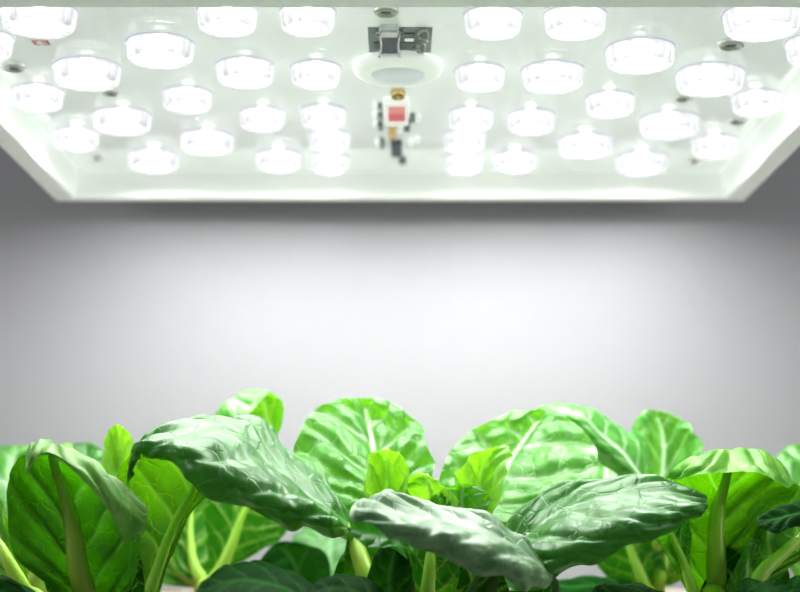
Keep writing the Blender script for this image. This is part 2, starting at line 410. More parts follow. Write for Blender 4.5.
# dark chip with metal ends
bm = bmesh.new(); pxbox(bm, 382, 38, 397.5, 53, ZB, .0035, .0004); chip = obj('chip', bm, M['chip'], light)
bm = bmesh.new(); pxbox(bm, 378.5, 32, 399.5, 38.5, ZB, .0036, .0008); obj('chip_end', bm, M['metal'], chip, False)
bm = bmesh.new(); pxbox(bm, 379.5, 53, 400, 57.5, ZB, .0036, .0008); obj('chip_end', bm, M['metal'], chip, False)
for sx in (-1, 1):
    pts = []
    for k in range(9):
        t = k/8; xx = 389.8 + sx*(10.5 - 2.2*math.sin(t*math.pi)); pts.append(at_z(xx, 33+24*t, ZB-.003))
    link('chip_clip', tube_mesh('clip', pts, [.0005]*9), M['metal'], chip)
    a = [at_z(389.8+sx*(8+6*math.sin(t*math.pi)), 31+6*t, ZB-.0006) for t in np.linspace(0, 1, 7)]
    link('solder_loop', tube_mesh('loop', a, [.0004]*7), M['metal'], chip)
# twisted white squiggle (coil of solder) at the patch's right end
pts = []
for k in range(90):
    t = k/89; ang = t*2*math.pi*4.2
    q = at_z(421.5+5.0*math.cos(ang)-.5+2.5*math.sin(t*5), 30+25*t+2.6*math.sin(ang), ZB-.0018); pts.append((q[0], q[1], ZB-.0016+.0008*math.sin(ang*1.5)))
link('solder_coil', tube_mesh('coil', pts, [.00042]*90, 8), M['metal'], light)

def screw(px, py, wpx, mat='metal', inner='dim', z=None, h=.0018):
    p, r = px_ring(px, py, ZB-h, wpx)
    bm = bmesh.new(); lathe(bm, [(r,0),(r,-h*.5),(r*.88,-h),(r*.66,-h),(r*.55,-h*.45),(0,-h*.4)], (p[0], p[1], ZB), n=32)
    s = obj('screw', bm, M[mat], light, True)
    bm = bmesh.new(); lathe(bm, [(0,-h*.9),(r*.3,-h*.85),(r*.42,-h*.45)], (p[0], p[1], ZB), n=6)
    obj('screw_socket', bm, M[inner], s)
screw(386, 14.5, 27); screw(14, 70, 26); screw(731, 47.5, 30); screw(111, 95, 17); screw(683, 100.5, 19)
screw(737, 123.5, 18); screw(694, 163, 11); screw(97.5, 160.5, 10); screw(398, 98.5, 15, 'brass', 'metal', h=.0035)
# red relay and its neighbours
bm = bmesh.new(); pxbox(bm, 384, 104.5, 409, 126, ZB, .0040, .0004); relay = obj('relay', bm, M['white'], light); relay['label'] = 'white component with a red face'
bm = bmesh.new(); pxbox(bm, 388, 114.5, 405.5, 121.5, ZB, .0045); obj('relay_face', bm, M['red'], relay)
bm = bmesh.new(); pxbox(bm, 388, 107.5, 405.5, 114.2, ZB, .0045); obj('relay_face', bm, M['pink'], relay)
for (cx, cy, w) in ((392.5,126,5),(400,126,5),(400,132,5),(418,120.5,6.5),(411,145,7),(418,143,5),(374,108,4),(374,117,4),(375,127,4),(378,145,6)):
    p, r = px_ring(cx, cy, ZB-.003, w)
    bm = bmesh.new(); lathe(bm, [(r*.9,0),(r,-.0005),(r,-.0025),(r*.7,-.0032),(0,-.0034)], (p[0], p[1], ZB), n=20); obj('capacitor', bm, M['white'], light, True)
for (x0, y0, x1, y1, m) in ((404,123,410,132,'chip'),(391,144,402,157,'chip'),(410,117,415,123,'dim'),(389,133,396,141,'brass'),(378,107,382,110,'dim'),(378,116,383,120,'dim'),(378,125,383,131,'dim'),(380,142,384,149,'dim'),(399,161,406,165,'dim'),(392,157,400,159,'metal')):
    bm = bmesh.new(); pxbox(bm, x0, y0, x1, y1, ZB, .0022 if m != 'brass' else .004, .0002); obj('resistor' if m != 'chip' else 'chip', bm, M[m], light)
# small red stamped characters beside the corner lens
cu = bpy.data.curves.new('stamp', 'FONT'); cu.body = 'E3'; cu.size = .0085; cu.extrude = .00005
so = bpy.data.objects.new('red_stamp', cu); COL.objects.link(so)
bpy.context.view_layer.update()
me = bpy.data.meshes.new_from_object(so.evaluated_get(bpy.context.evaluated_depsgraph_get())); bpy.data.objects.remove(so)
so = link('red_stamp', me, M['redink'], None, False)
p = at_z(49, 40.5, ZB-.0002)
so.location = (p[0], p[1]-.67, ZB-ZL-.0002); so.rotation_euler = (math.pi, 0, math.pi); so.parent = light
so.scale = (1, 1, 1)

# ------------------------------------------------------------ pots
def pot(px, Y, r, zrim, label):
    x = at(px, 538, Y)[0]
    t = thing('plant_pot', label, 'plant pot', (x, Y, .1), 'white plant pots on the shelf' if 0 else None)
    H = zrim-.1
    bm = bmesh.new(); lathe(bm, [(0,0),(r*.78,0),(r*.80,.002),(r*.95,H-.008),(r*.95,H-.006),(r,H-.006),(r,H),(r*.93,H),(r*.92,H-.012),(0,H-.012)], (x, Y, .1), n=64)
    a = obj('tub', bm, M['pot'], t, False)
    bm = bmesh.new()
    lathe(bm, [(r*.92,H-.006),(r*.6,H-.003),(r*.3,H-.002),(0,H-.002)], (x, Y, .1), n=48)
    for v in bm.verts: v.co.z += .0015*noise.noise(v.co*300)
    obj('clay_bed', bm, M['clay'], t, True)
    random.seed(int(px))
    return x
pot(112, .60, .042, CAMZ-.045, 'white pot holding the left front plant with the rolled leaf')
pot(415, .60, .046, CAMZ-.045, 'white pot holding the middle front plant')
pot(715, .60, .042, CAMZ-.045, 'white pot holding the right front plant')
pot(205, .76, .032, CAMZ-.0265, 'white pot with red clay holding the back plant left of the middle')
pot(648, .76, .032, CAMZ-.0265, 'white pot with red clay holding the back plant right of the middle')
pot(15, .74, .030, CAMZ-.035, 'white pot holding the plant at the far left edge')
pot(812, .745, .030, CAMZ-.035, 'white pot holding the plant at the far right edge')
pot(330, .77, .028, CAMZ-.040, 'white pot holding the low back plant behind the middle')

# ------------------------------------------------------------ plants
def plant(px, py, Y, label):
    p = at(px, py, Y)
    return thing('leafy_green_plant', label, 'plant', tuple(p))
def pt(x, y, Y, k=5, w=3): return [(x+w*(i/(k-1)*2-1), y, Y) for i in range(k)]
def row(*a, Y=None):
    """pairs with a shared Y, or triples"""
    return [(q[0], q[1], Y if len(q) < 3 else q[2]) for q in a]

# ---- left front plant
PL = plant(112, 655, .60, 'left front leafy green whose big leaf rolls its rim over toward the viewer')
BL = (112, 655, .60)
# broad leaf seen from below, rim rolled over
leaf(PL, [
 [(94,625,.590),(98,625,.590),(101,625,.590),(104,625,.590),(107,625,.590),(110,625,.590),(113,625,.590)],
 [(50,592,.568),(64,592,.573),(78,592,.578),(92,592,.580),(106,592,.578),(118,592,.574),(130,592,.568)],
 [(16,560,.560),(38,560,.566),(60,560,.570),(82,560,.573),(104,560,.570),(124,560,.566),(140,560,.560)],
 [(6,532,.556),(28,530,.563),(52,529,.568),(76,528,.571),(102,530,.568),(124,535,.563),(142,540,.556)],
 [(3,500,.552),(22,495,.560),(45,494,.567),(69,495,.570),(96,503,.566),(122,515,.560),(147,530,.553)],
 [(10,470,.548),(26,464,.556),(44,463,.564),(62,467,.568),(90,480,.562),(118,498,.556),(150,518,.549)],
 [(24,449,.540),(34,444,.547),(44,440,.553),(56,439,.556),(84,455,.552),(112,476,.546),(147,508,.541)],
 [(24,468,.533),(33,456,.537),(45,450,.541),(62,455,.543),(86,473,.540),(111,495,.536),(148,524,.533)],
 [(26,476,.534),(36,460,.537),(46,455,.541),(62,462,.542),(84,481,.539),(108,510,.535),(128,548,.533)],
 ], flip=True, mat='rolled', n=5, amp=.0018, nu=100, nv=84, petiole=[BL], pr=.0060, pmat='petiole_dark', ruffle=.03, slope=.42)
# leaf behind with a long pale midrib
leaf(PL, [
 pt(128,640,.60,5,4),
 row((100,600),(125,600),(149,598),(153,598),(158,598),Y=.598),
 row((100,560),(135,560),(163,560),(168,560),(171,558),Y=.602),
 row((106,528),(142,525),(177,523),(182,525),(187,522),Y=.608),
 [(112,495,.600),(152,490,.605),(190,490,.610),(200,490,.610),(207,494,.608)],
 [(122,462,.590),(155,458,.598),(197,462,.606),(207,467,.608),(213,478,.606)],
 [(132,449,.585),(160,446,.592),(198,446,.600),(210,450,.602),(216,460,.602)],
 [(150,441,.585),(170,439,.588),(195,438,.592),(205,441,.594),(212,447,.596)],
 ], flip=True, n=6, amp=.0012, petiole=[BL], pr=.0034, pmat='petiole', ruffle=.02)
# small upright young leaf
leaf(PL, [
 row((116,505),(120,505),(124,505),(128,505),(132,505),Y=.625),
 row((106,485),(113,487),(122,488),(129,487),(135,484),Y=.622),
 [(103,462,.618),(110,462,.624),(120,463,.628),(129,462,.624),(136,462,.618)],
 [(104,442,.618),(110,442,.624),(119,443,.628),(127,443,.624),(134,447,.618)],
 [(110,430,.620),(114,429,.624),(118,429,.626),(123,430,.624),(129,434,.620)],
 row((115,425),(117,424),(118,424),(119,424.5),(121,426),Y=.622)],
 mat='young', ruffle=.01, edge=.0004, n=4, amp=.0012, nu=50, nv=36, petiole=[(118,650,.605),(120,560,.62)], pr=.0018, label='small pale upright leaf')
# stalk leaning out of frame on the left, its blade beyond the edge
leaf(PL, [
 pt(28,592,.60,5,3), row((-8,560),(0,562),(10,562),(16,558),(22,552),Y=.60), row((-50,530),(-25,535),(-8,538),(4,530),(10,520),Y=.605),
 row((-85,500),(-60,505),(-35,508),(-18,498),(-8,485),Y=.61), row((-95,470),(-80,472),(-62,475),(-45,466),(-34,458),Y=.61), row((-92,452),(-88,450),(-80,450),(-72,448),(-66,448),Y=.61)],
 flip=True, n=5, amp=.0010, nu=50, nv=40, petiole=[BL], pr=.0036, pmat='petiole_dark')
# dark low leaf in the corner
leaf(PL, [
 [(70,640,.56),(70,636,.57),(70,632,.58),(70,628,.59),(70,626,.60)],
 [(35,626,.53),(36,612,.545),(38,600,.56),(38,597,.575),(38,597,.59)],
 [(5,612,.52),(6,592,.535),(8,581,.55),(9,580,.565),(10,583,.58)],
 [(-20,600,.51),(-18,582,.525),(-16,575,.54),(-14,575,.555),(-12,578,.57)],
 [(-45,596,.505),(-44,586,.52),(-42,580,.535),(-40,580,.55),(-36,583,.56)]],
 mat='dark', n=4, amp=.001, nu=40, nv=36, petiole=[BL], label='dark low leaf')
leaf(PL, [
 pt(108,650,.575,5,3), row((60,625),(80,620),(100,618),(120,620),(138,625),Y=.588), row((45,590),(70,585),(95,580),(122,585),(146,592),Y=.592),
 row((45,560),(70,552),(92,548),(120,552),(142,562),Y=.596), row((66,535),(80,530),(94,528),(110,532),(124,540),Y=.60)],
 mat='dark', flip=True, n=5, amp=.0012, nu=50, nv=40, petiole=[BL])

# ---- middle front plant
PM = plant(408, 655, .60, 'middle front leafy green with arching leaves spreading left, forward and right')
BM = (408, 655, .60)
# big leaf arching left
leaf(PM, [
 [(348,535,.580),(349,529,.585),(350,524,.590),(351,519,.597),(353,514,.604)],
 [(331,539,.556),(332,522,.560),(330,505,.580),(337,498,.594),(343,499,.606)],
 [(306,536,.544),(308,513,.552),(304,484,.578),(312,473,.598),(321,479,.614)],
 [(274,525,.536),(276,497,.546),(274,460,.576),(282,449,.600),(293,455,.622)],
 [(240,514,.532),(243,482,.543),(250,436,.574),(259,426,.600),(272,432,.626)],
 [(206,499,.532),(212,462,.542),(221,425,.574),(232,419,.598),(243,425,.622)],
 [(178,475,.536),(182,450,.544),(188,427,.570),(198,421,.592),(208,425,.612)],
 [(156,461,.542),(158,449,.550),(162,434,.568),(168,428,.584),(178,428,.600)],
 [(138,457,.551),(140,450,.556),(143,443,.565),(148,437,.575),(156,434,.586)],
 [(130,474,.562),(130,472,.564),(131,466,.567),(133,458,.571),(136,450,.576)],
 [(127,488,.565),(127,488,.566),(127,488,.567),(128,487,.568),(128,486,.569)],
 ], tuck=.013, n=6, amp=.0025, nu=130, nv=96, petiole=[BM, (385,620,.572), (366,575,.572)], pr=.0034, pmat='petiole_dark', ruffle=.06, slope=.40, lump=1.3, midrib=.6)
# round upright leaf
leaf(PM, [
 row((380,560),(384,560),(388,560),(392,560),(396,560),Y=.63),
 [(338,512,.628),(362,512,.632),(386,512,.636),(405,512,.632),(424,508,.628)],
 [(307,482,.630),(342,483,.637),(381,485,.642),(408,483,.637),(434,478,.630)],
 [(297,450,.636),(333,455,.645),(376,459,.650),(405,458,.645),(432,456,.636)],
 [(303,424,.644),(333,428,.654),(371,431,.659),(399,430,.654),(420,429,.644)],
 [(319,407,.654),(341,407,.662),(366,409,.667),(387,409,.662),(404,411,.654)],
 [(340,399,.662),(351,398,.667),(362,398,.670),(375,398,.667),(388,401,.662)]],
 mat='back', n=6, amp=.0030, nu=90, nv=80, petiole=[BM], pr=.003, pmat='petiole_white', ruffle=.02, slope=.26, midrib=1.7)
# broad upright leaf leaning right
leaf(PM, [
 row((470,565),(474,567),(478,570),(484,572),(490,575),Y=.63),
 [(448,505,.630),(465,510,.632),(485,516,.634),(510,525,.632),(540,530,.628)],
 [(440,476,.634),(468,480,.640),(498,484,.644),(532,498,.638),(574,505,.628)],
 [(454,447,.642),(480,451,.650),(511,456,.654),(550,472,.647),(594,480,.632)],
 [(479,427,.652),(501,430,.660),(526,434,.664),(560,443,.658),(599,455,.642)],
 [(510,413,.664),(522,415,.669),(537,418,.672),(562,423,.666),(587,434,.654)],
 [(530,410,.672),(538,409,.675),(545,410,.676),(553,411,.674),(564,415,.668)]],
 mat='back', n=5, amp=.0030, nu=90, nv=80, petiole=[BM], pr=.003, pmat='petiole_white', ruffle=.02, slope=.22, midrib=1.8)
# small young leaves of the heart
leaf(PM, [
 row((386,520),(388,520),(390,520),(392,520),(394,520),Y=.612),
 [(368,498,.606),(376,500,.612),(388,502,.616),(398,500,.612),(404,495,.606)],
 [(366,480,.602),(374,480,.612),(388,482,.618),(400,480,.612),(408,477,.602)],
 [(368,463,.602),(376,463,.612),(387,464,.618),(396,464,.612),(403,463,.602)],
 [(370,454,.602),(377,452,.610),(386,451,.613),(394,452,.610),(400,455,.602)],
 row((380,450.5),(383,450),(386,449.5),(389,450),(391,451),Y=.605)],
 mat='young', ruffle=.01, edge=.0004, n=3, amp=.0012, nu=50, nv=40, petiole=[BM], pr=.0018, label='small cupped pale leaf')
leaf(PM, [
 [(446,505,.60),(440,508,.61),(432,510,.62),(426,508,.62),(420,505,.62)],
 [(449,494,.600),(440,488,.602),(428,486,.606),(418,488,.610),(408,492,.612)],
 [(440,483,.600),(434,478,.602),(424,476,.606),(414,479,.610),(405,484,.612)],
 [(428,476,.602),(424,474,.604),(418,474,.606),(412,476,.608),(407,479,.610)]],
 mat='young', ruffle=.01, edge=.0004, flip=True, n=4, amp=.0008, nu=40, nv=34, petiole=[BM], pr=.0018, label='small yellow-green leaf')
leaf(PM, [
 [(452,525,.602),(450,526,.604),(446,527,.606),(442,527,.608),(438,527,.610)],
 [(458,505,.600),(452,500,.602),(445,500,.605),(438,503,.608),(432,508,.610)],
 [(456,497,.600),(450,494,.602),(443,494,.605),(436,497,.608),(430,502,.610)],
 [(450,494,.602),(446,493,.603),(441,493,.605),(436,494,.607),(431,497,.608)]],
 mat='young', ruffle=.01, edge=.0004, flip=True, n=3, amp=.0008, nu=36, nv=30, petiole=[BM], pr=.0016)
# narrow crinkled young leaf
leaf(PM, [
 row((466,535),(470,535),(474,535),(478,535),(482,535),Y=.616),
 [(452,512,.610),(462,513,.615),(474,514,.618),(484,512,.614),(494,508,.606)],
 [(454,490,.606),(464,490,.614),(478,492,.618),(490,490,.612),(502,485,.602)],
 [(458,472,.606),(468,472,.614),(482,472,.618),(495,470,.612),(507,466,.602)],
 [(468,459,.608),(477,457,.614),(488,456,.617),(498,455,.612),(509,453,.604)],
 [(486,450,.612),(492,448,.614),(498,446,.615),(504,445,.612),(509,446,.608)]],
 mat='young', ruffle=.02, edge=.0006, n=4, amp=.0020, nu=60, nv=46, petiole=[BM], pr=.0018, lump=1.3, label='narrow crinkled young leaf')
leaf(PM, [
 row((448,540),(454,540),(460,540),(466,540),(472,540),Y=.606),
 [(440,518,.600),(450,516,.604),(462,515,.606),(474,516,.604),(486,518,.600)],
 [(438,500,.600),(450,497,.604),(462,495,.606),(476,496,.604),(490,500,.598)],
 [(444,488,.602),(454,485,.604),(464,484,.605),(474,485,.604),(484,489,.600)]],
 mat='back', n=4, amp=.0016, nu=40, nv=40, petiole=[BM], pr=.0016)
# leaf reaching forward, out of focus
leaf(PM, [
 [(546,589,0.548),(551,583,0.550),(553,576,0.554),(551,570,0.558),(547,565,0.562)],
 [(521,588,0.520),(529,572,0.526),(530,552,0.542),(524,543,0.552),(514,540,0.560)],
 [(493,579,0.506),(494,555,0.512),(491,528,0.532),(484,514,0.546),(474,511,0.556)],
 [(457,567,0.498),(458,541,0.504),(455,520,0.526),(452,511,0.540),(448,508,0.552)],
 [(425,553,0.495),(424,532,0.501),(416,513,0.523),(416,502,0.536),(420,498,0.548)],
 [(395,538,0.496),(391,521,0.501),(386,506,0.520),(388,495,0.532),(395,491,0.542)],
 [(368,525,0.502),(365,515,0.506),(363,507,0.518),(366,499,0.528),(372,494,0.536)],
 [(351,521,0.510),(350,517,0.512),(350,511,0.518),(353,505,0.524),(358,500,0.528)]],
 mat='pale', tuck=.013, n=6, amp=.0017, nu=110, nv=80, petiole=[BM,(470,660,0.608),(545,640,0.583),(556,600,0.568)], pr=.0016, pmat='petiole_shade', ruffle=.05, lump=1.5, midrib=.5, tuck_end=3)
leaf(PM, [
 [(408,560,.560),(404,550,.562),(400,542,.564),(397,534,.566),(395,526,.568)],
 [(392,548,.548),(388,542,.550),(385,534,.553),(384,524,.556),(386,514,.560)],
 [(376,548,.540),(372,541,.542),(369,532,.545),(369,520,.549),(372,510,.552)],
 [(360,543,.534),(357,536,.536),(355,528,.538),(355,518,.541),(358,512,.545)],
 [(351,532,.532),(350,529,.533),(350,525,.534),(350,520,.535),(352,516,.537)]],
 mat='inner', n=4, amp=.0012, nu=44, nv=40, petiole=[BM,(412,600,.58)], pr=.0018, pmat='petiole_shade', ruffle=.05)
# big leaf reaching right
leaf(PM, [
 [(503,530,.604),(501,540,.596),(500,552,.588),(503,572,.576),(510,592,.566)],
 [(527,502,.602),(523,512,.592),(527,530,.578),(533,562,.560),(541,590,.550)],
 [(558,488,.602),(551,493,.590),(555,508,.574),(563,548,.552),(571,573,.542)],
 [(594,482,.602),(588,482,.588),(589,496,.572),(597,535,.548),(604,560,.536)],
 [(628,480,.600),(623,478,.586),(626,490,.570),(633,524,.547),(639,546,.536)],
 [(658,481,.596),(656,479,.584),(660,488,.570),(667,515,.550),(672,532,.540)],
 [(682,487,.590),(683,486,.580),(688,494,.570),(692,511,.556),(694,521,.548)],
 [(700,497,.582),(702,498,.576),(703,502,.570),(704,508,.562),(704,513,.556)],
 [(706,505,.573),(706,505,.571),(706,507,.570),(706,508,.568),(706,509,.566)]],
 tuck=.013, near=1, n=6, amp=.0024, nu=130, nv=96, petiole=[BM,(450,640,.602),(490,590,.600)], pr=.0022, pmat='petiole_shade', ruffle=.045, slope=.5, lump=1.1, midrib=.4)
# inner leaves under the canopy
leaf(PM, [
 pt(395,625,.60,5,3), row((352,600),(368,598),(385,596),(398,596),(410,598),Y=.585), row((343,570),(362,568),(382,565),(398,566),(414,570),Y=.580),
 row((345,545),(362,540),(380,537),(396,542),(410,548),Y=.580), row((352,522),(364,518),(378,516),(390,520),(402,526),Y=.582)],
 mat='inner', flip=True, n=5, amp=.0016, nu=56, nv=46, petiole=[BM], pr=.0022, pmat='petiole_dark')
leaf(PM, [
 pt(424,630,.60,5,3), row((395,598),(408,597),(426,597),(440,598),(452,600),Y=.592), row((392,565),(408,562),(429,562),(446,563),(462,566),Y=.590),
 row((398,540),(412,536),(431,535),(448,538),(462,543),Y=.592), row((408,518),(420,515),(432,514),(444,517),(454,521),Y=.595)],
 mat='inner', flip=True, n=5, amp=.0014, nu=56, nv=46, petiole=[BM], pr=.0048, pmat='petiole')
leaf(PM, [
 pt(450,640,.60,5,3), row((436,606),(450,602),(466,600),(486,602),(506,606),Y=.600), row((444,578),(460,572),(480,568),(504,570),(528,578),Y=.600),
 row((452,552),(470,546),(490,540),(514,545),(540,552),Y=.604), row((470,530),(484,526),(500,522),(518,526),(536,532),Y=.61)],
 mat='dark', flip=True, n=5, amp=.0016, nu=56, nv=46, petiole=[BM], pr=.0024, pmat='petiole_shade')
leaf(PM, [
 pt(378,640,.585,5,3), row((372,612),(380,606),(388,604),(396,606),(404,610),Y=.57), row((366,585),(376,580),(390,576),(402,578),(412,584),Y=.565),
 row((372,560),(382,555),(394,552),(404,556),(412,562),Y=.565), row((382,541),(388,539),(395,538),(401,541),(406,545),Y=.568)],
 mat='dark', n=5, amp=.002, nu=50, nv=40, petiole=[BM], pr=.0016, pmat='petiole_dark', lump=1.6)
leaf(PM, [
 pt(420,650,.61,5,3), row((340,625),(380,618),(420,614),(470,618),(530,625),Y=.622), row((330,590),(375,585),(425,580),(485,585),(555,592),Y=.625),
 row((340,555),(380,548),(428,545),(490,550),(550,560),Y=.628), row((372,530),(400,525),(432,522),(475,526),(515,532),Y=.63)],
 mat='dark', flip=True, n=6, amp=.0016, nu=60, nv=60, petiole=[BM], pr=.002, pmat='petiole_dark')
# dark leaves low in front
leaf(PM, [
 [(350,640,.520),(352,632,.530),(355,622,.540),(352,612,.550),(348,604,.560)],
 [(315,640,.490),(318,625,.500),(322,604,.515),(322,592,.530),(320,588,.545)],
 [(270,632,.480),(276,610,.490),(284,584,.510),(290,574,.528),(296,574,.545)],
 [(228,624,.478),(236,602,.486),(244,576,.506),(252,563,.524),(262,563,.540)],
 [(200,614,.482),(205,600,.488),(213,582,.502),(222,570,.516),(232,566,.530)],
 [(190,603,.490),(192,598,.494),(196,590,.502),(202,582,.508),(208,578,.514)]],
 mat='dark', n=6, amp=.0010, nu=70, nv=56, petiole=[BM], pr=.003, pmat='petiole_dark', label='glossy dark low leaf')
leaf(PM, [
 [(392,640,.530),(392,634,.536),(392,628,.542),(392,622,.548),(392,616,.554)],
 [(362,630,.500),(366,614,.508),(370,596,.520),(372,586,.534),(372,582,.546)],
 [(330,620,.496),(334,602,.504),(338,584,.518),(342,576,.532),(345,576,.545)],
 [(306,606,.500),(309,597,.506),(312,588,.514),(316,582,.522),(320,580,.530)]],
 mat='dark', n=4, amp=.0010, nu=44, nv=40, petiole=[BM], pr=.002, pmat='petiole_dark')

# ---- right front plant
PR = plant(715, 655, .60, 'right front leafy green with a sunlit underside and a folded-over leaf tip')
PR['label'] = 'right front leafy green with a glowing yellow-green leaf underside and folded-over tip'
BR = (715, 655, .60)
leaf(PR, [
 pt(714,630,.598,5,4),
 row((694,600,0.618),(702,600,0.622),(713,600,0.624),(724,600,0.622),(736,598,0.618)),
 row((670,562,0.608),(690,563,0.618),(713,563,0.622),(737,564,0.618),(758,560,0.612)),
 row((655,530,0.604),(683,530,0.616),(713,530,0.622),(744,531,0.616),(770,528,0.608)),
 row((654,502,0.602),(684,501,0.616),(716,500,0.622),(752,502,0.616),(788,508,0.606)),
 row((660,485,.614),(689,479,0.610),(721,477,0.616),(762,478,0.612),(797,494,0.602)),
 row((664,478,.610),(692,458,0.596),(730,446,0.602),(769,457,0.600),(796,482,0.592)),
 row((668,480,.608),(696,467,0.582),(729,462,0.586),(763,467,0.585),(792,486,0.581)),
 row((670,482,.606),(697,475,0.577),(726,472,0.579),(757,473,0.578),(789,488,0.576))],
 flip=True, mat='under', n=6, amp=.0017, nu=110, nv=84, petiole=[BR], pr=.0062, pmat='petiole_dark', ruffle=.02, slope=.42)
# dark leaf tip turned to the viewer at the right edge
leaf(PR, [
 [(860,510,.560),(858,505,.565),(856,500,.570),(854,496,.575),(850,492,.580)],
 [(822,522,.546),(822,514,.550),(822,506,.556),(822,500,.562),(822,496,.568)],
 [(795,527,.542),(795,519,.545),(795,511,.550),(796,504,.556),(797,500,.562)],
 [(774,533,.542),(774,525,.545),(774,517,.549),(776,510,.553),(779,506,.557)],
 [(758,527,.546),(757,524,.547),(757,520,.549),(758,517,.551),(760,514,.553)]],
 mat='dark', n=5, amp=.0012, nu=50, nv=40, petiole=[(735,650,.6),(800,600,.59),(850,540,.57)], pr=.002, pmat='petiole_dark', ruffle=.05)
# leaf from below with a leaning stalk
leaf(PR, [
 pt(744,605,.60,5,4),
 row((726,590),(738,586),(757,580),(762,584),(768,588),Y=.602),
 row((738,560),(756,558),(779,558),(786,562),(792,566),Y=.606),
 row((752,536),(774,534),(801,536),(810,542),(818,550),Y=.610),
 row((768,512),(792,510),(822,512),(836,520),(846,530),Y=.612),
 row((790,490),(812,488),(840,488),(856,496),(868,506),Y=.612),
 row((830,476),(842,474),(856,472),(866,478),(872,484),Y=.612)],
 flip=True, n=6, amp=.0014, nu=70, nv=56, petiole=[BR], pr=.0040, pmat='petiole', ruffle=.03)
# pale stalk leaning left, blade behind the big leaf
leaf(PR, [
 pt(694,600,.61,5,3), row((676,572),(680,570),(684,568),(687,566),(690,564),Y=.612), row((655,540),(662,539),(669,538),(680,536),(692,534),Y=.615),
 row((630,518),(645,516),(658,516),(672,512),(684,508),Y=.62), row((618,504),(632,500),(646,498),(660,498),(672,500),Y=.622), row((620,490),(630,488),(640,487),(650,488),(660,490),Y=.622)],
 flip=True, n=5, amp=.0012, nu=50, nv=40, petiole=[BR], pr=.0026, pmat='petiole')
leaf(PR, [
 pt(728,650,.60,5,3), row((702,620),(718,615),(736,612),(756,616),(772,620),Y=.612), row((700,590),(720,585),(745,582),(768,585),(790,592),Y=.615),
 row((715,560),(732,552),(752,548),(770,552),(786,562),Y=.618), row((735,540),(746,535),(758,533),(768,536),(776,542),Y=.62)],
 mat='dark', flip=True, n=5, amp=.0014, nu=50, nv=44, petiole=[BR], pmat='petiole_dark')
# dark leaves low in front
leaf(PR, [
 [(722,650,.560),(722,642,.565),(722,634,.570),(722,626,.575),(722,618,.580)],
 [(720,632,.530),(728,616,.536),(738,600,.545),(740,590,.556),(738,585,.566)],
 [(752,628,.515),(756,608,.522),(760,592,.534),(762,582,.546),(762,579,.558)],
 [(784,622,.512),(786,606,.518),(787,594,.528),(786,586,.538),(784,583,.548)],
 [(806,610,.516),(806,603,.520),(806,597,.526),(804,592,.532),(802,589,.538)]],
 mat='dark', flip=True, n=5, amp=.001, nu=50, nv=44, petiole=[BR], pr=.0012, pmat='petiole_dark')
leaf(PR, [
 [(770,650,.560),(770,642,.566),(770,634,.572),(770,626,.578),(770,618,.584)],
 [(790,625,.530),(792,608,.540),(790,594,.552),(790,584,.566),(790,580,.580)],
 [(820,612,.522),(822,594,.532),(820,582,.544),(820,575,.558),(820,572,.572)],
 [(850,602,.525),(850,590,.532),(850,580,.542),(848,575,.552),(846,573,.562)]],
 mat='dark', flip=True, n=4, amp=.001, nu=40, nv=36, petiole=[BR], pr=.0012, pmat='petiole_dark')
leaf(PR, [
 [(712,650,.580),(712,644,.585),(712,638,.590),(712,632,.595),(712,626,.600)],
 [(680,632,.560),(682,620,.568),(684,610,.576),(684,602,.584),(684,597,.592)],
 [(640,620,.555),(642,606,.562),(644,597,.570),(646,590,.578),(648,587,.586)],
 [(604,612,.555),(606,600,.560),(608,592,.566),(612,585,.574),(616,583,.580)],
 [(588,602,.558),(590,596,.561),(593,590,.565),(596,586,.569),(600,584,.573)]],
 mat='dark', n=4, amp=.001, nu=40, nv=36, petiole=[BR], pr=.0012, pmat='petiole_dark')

# ---- back plant, left of the middle
PB = plant(205, 592, .76, 'blurred back leafy green left of the middle, rising from red clay in a white pot')
BB = (205, 590, .76)
# folded tip leaf standing above the arching leaf
leaf(PB, [
 [(262,446,.740),(270,441,.738),(276,436,.736),(281,428,.735)],
 [(250,433,.744),(262,424,.742),(273,414,.740),(284,412,.737)],
 [(246,420,.744),(256,408,.742),(268,398,.740),(282,401,.738)],
 [(228,412,.738),(238,398,.738),(252,391,.738),(272,393,.737)],
 [(213,420,.730),(224,403,.730),(242,391.5,.731),(266,391,.734)],
 [(224,424,.722),(236,410,.722),(252,397,.725),(268,392.5,.732)],
 [(240,426,.718),(248,415,.718),(258,403,.722),(269,393,.731)]],
 mat='back', flip=True, n=4, amp=.0008, nu=70, nv=50, rib=False, edge=.0002, ruffle=.01, label='folded leaf with a bright yellow-green underside')
leaf(PB, [
 pt(206,585,.76,5,4), row((178,572),(184,572),(195,568),(212,572),(222,575),Y=.762), row((170,545),(180,544),(191,540),(210,542),(228,545),Y=.766),
 row((168,520),(180,516),(192,512),(212,512),(230,518),Y=.77), row((176,498),(188,492),(200,489),(214,492),(228,500),Y=.77)],
 flip=True, mat='inner', n=5, amp=.001, nu=44, nv=40, petiole=[BB], pr=.0040, pmat='petiole')
leaf(PB, [
 pt(208,584,.752,5,4), row((208,562),(214,564),(222,566),(230,566),(238,563),Y=.748), row((206,535),(220,538),(234,540),(250,548),(266,548),Y=.744),
 row((202,505),(222,508),(243,514),(262,530),(282,540),Y=.742), row((212,485),(232,486),(254,494),(275,512),(292,522),Y=.742), row((240,474),(254,474),(268,480),(282,490),(294,502),Y=.742)],
 flip=True, mat='inner', n=6, amp=.0014, nu=60, nv=50, petiole=[BB], pr=.0046, pmat='petiole')
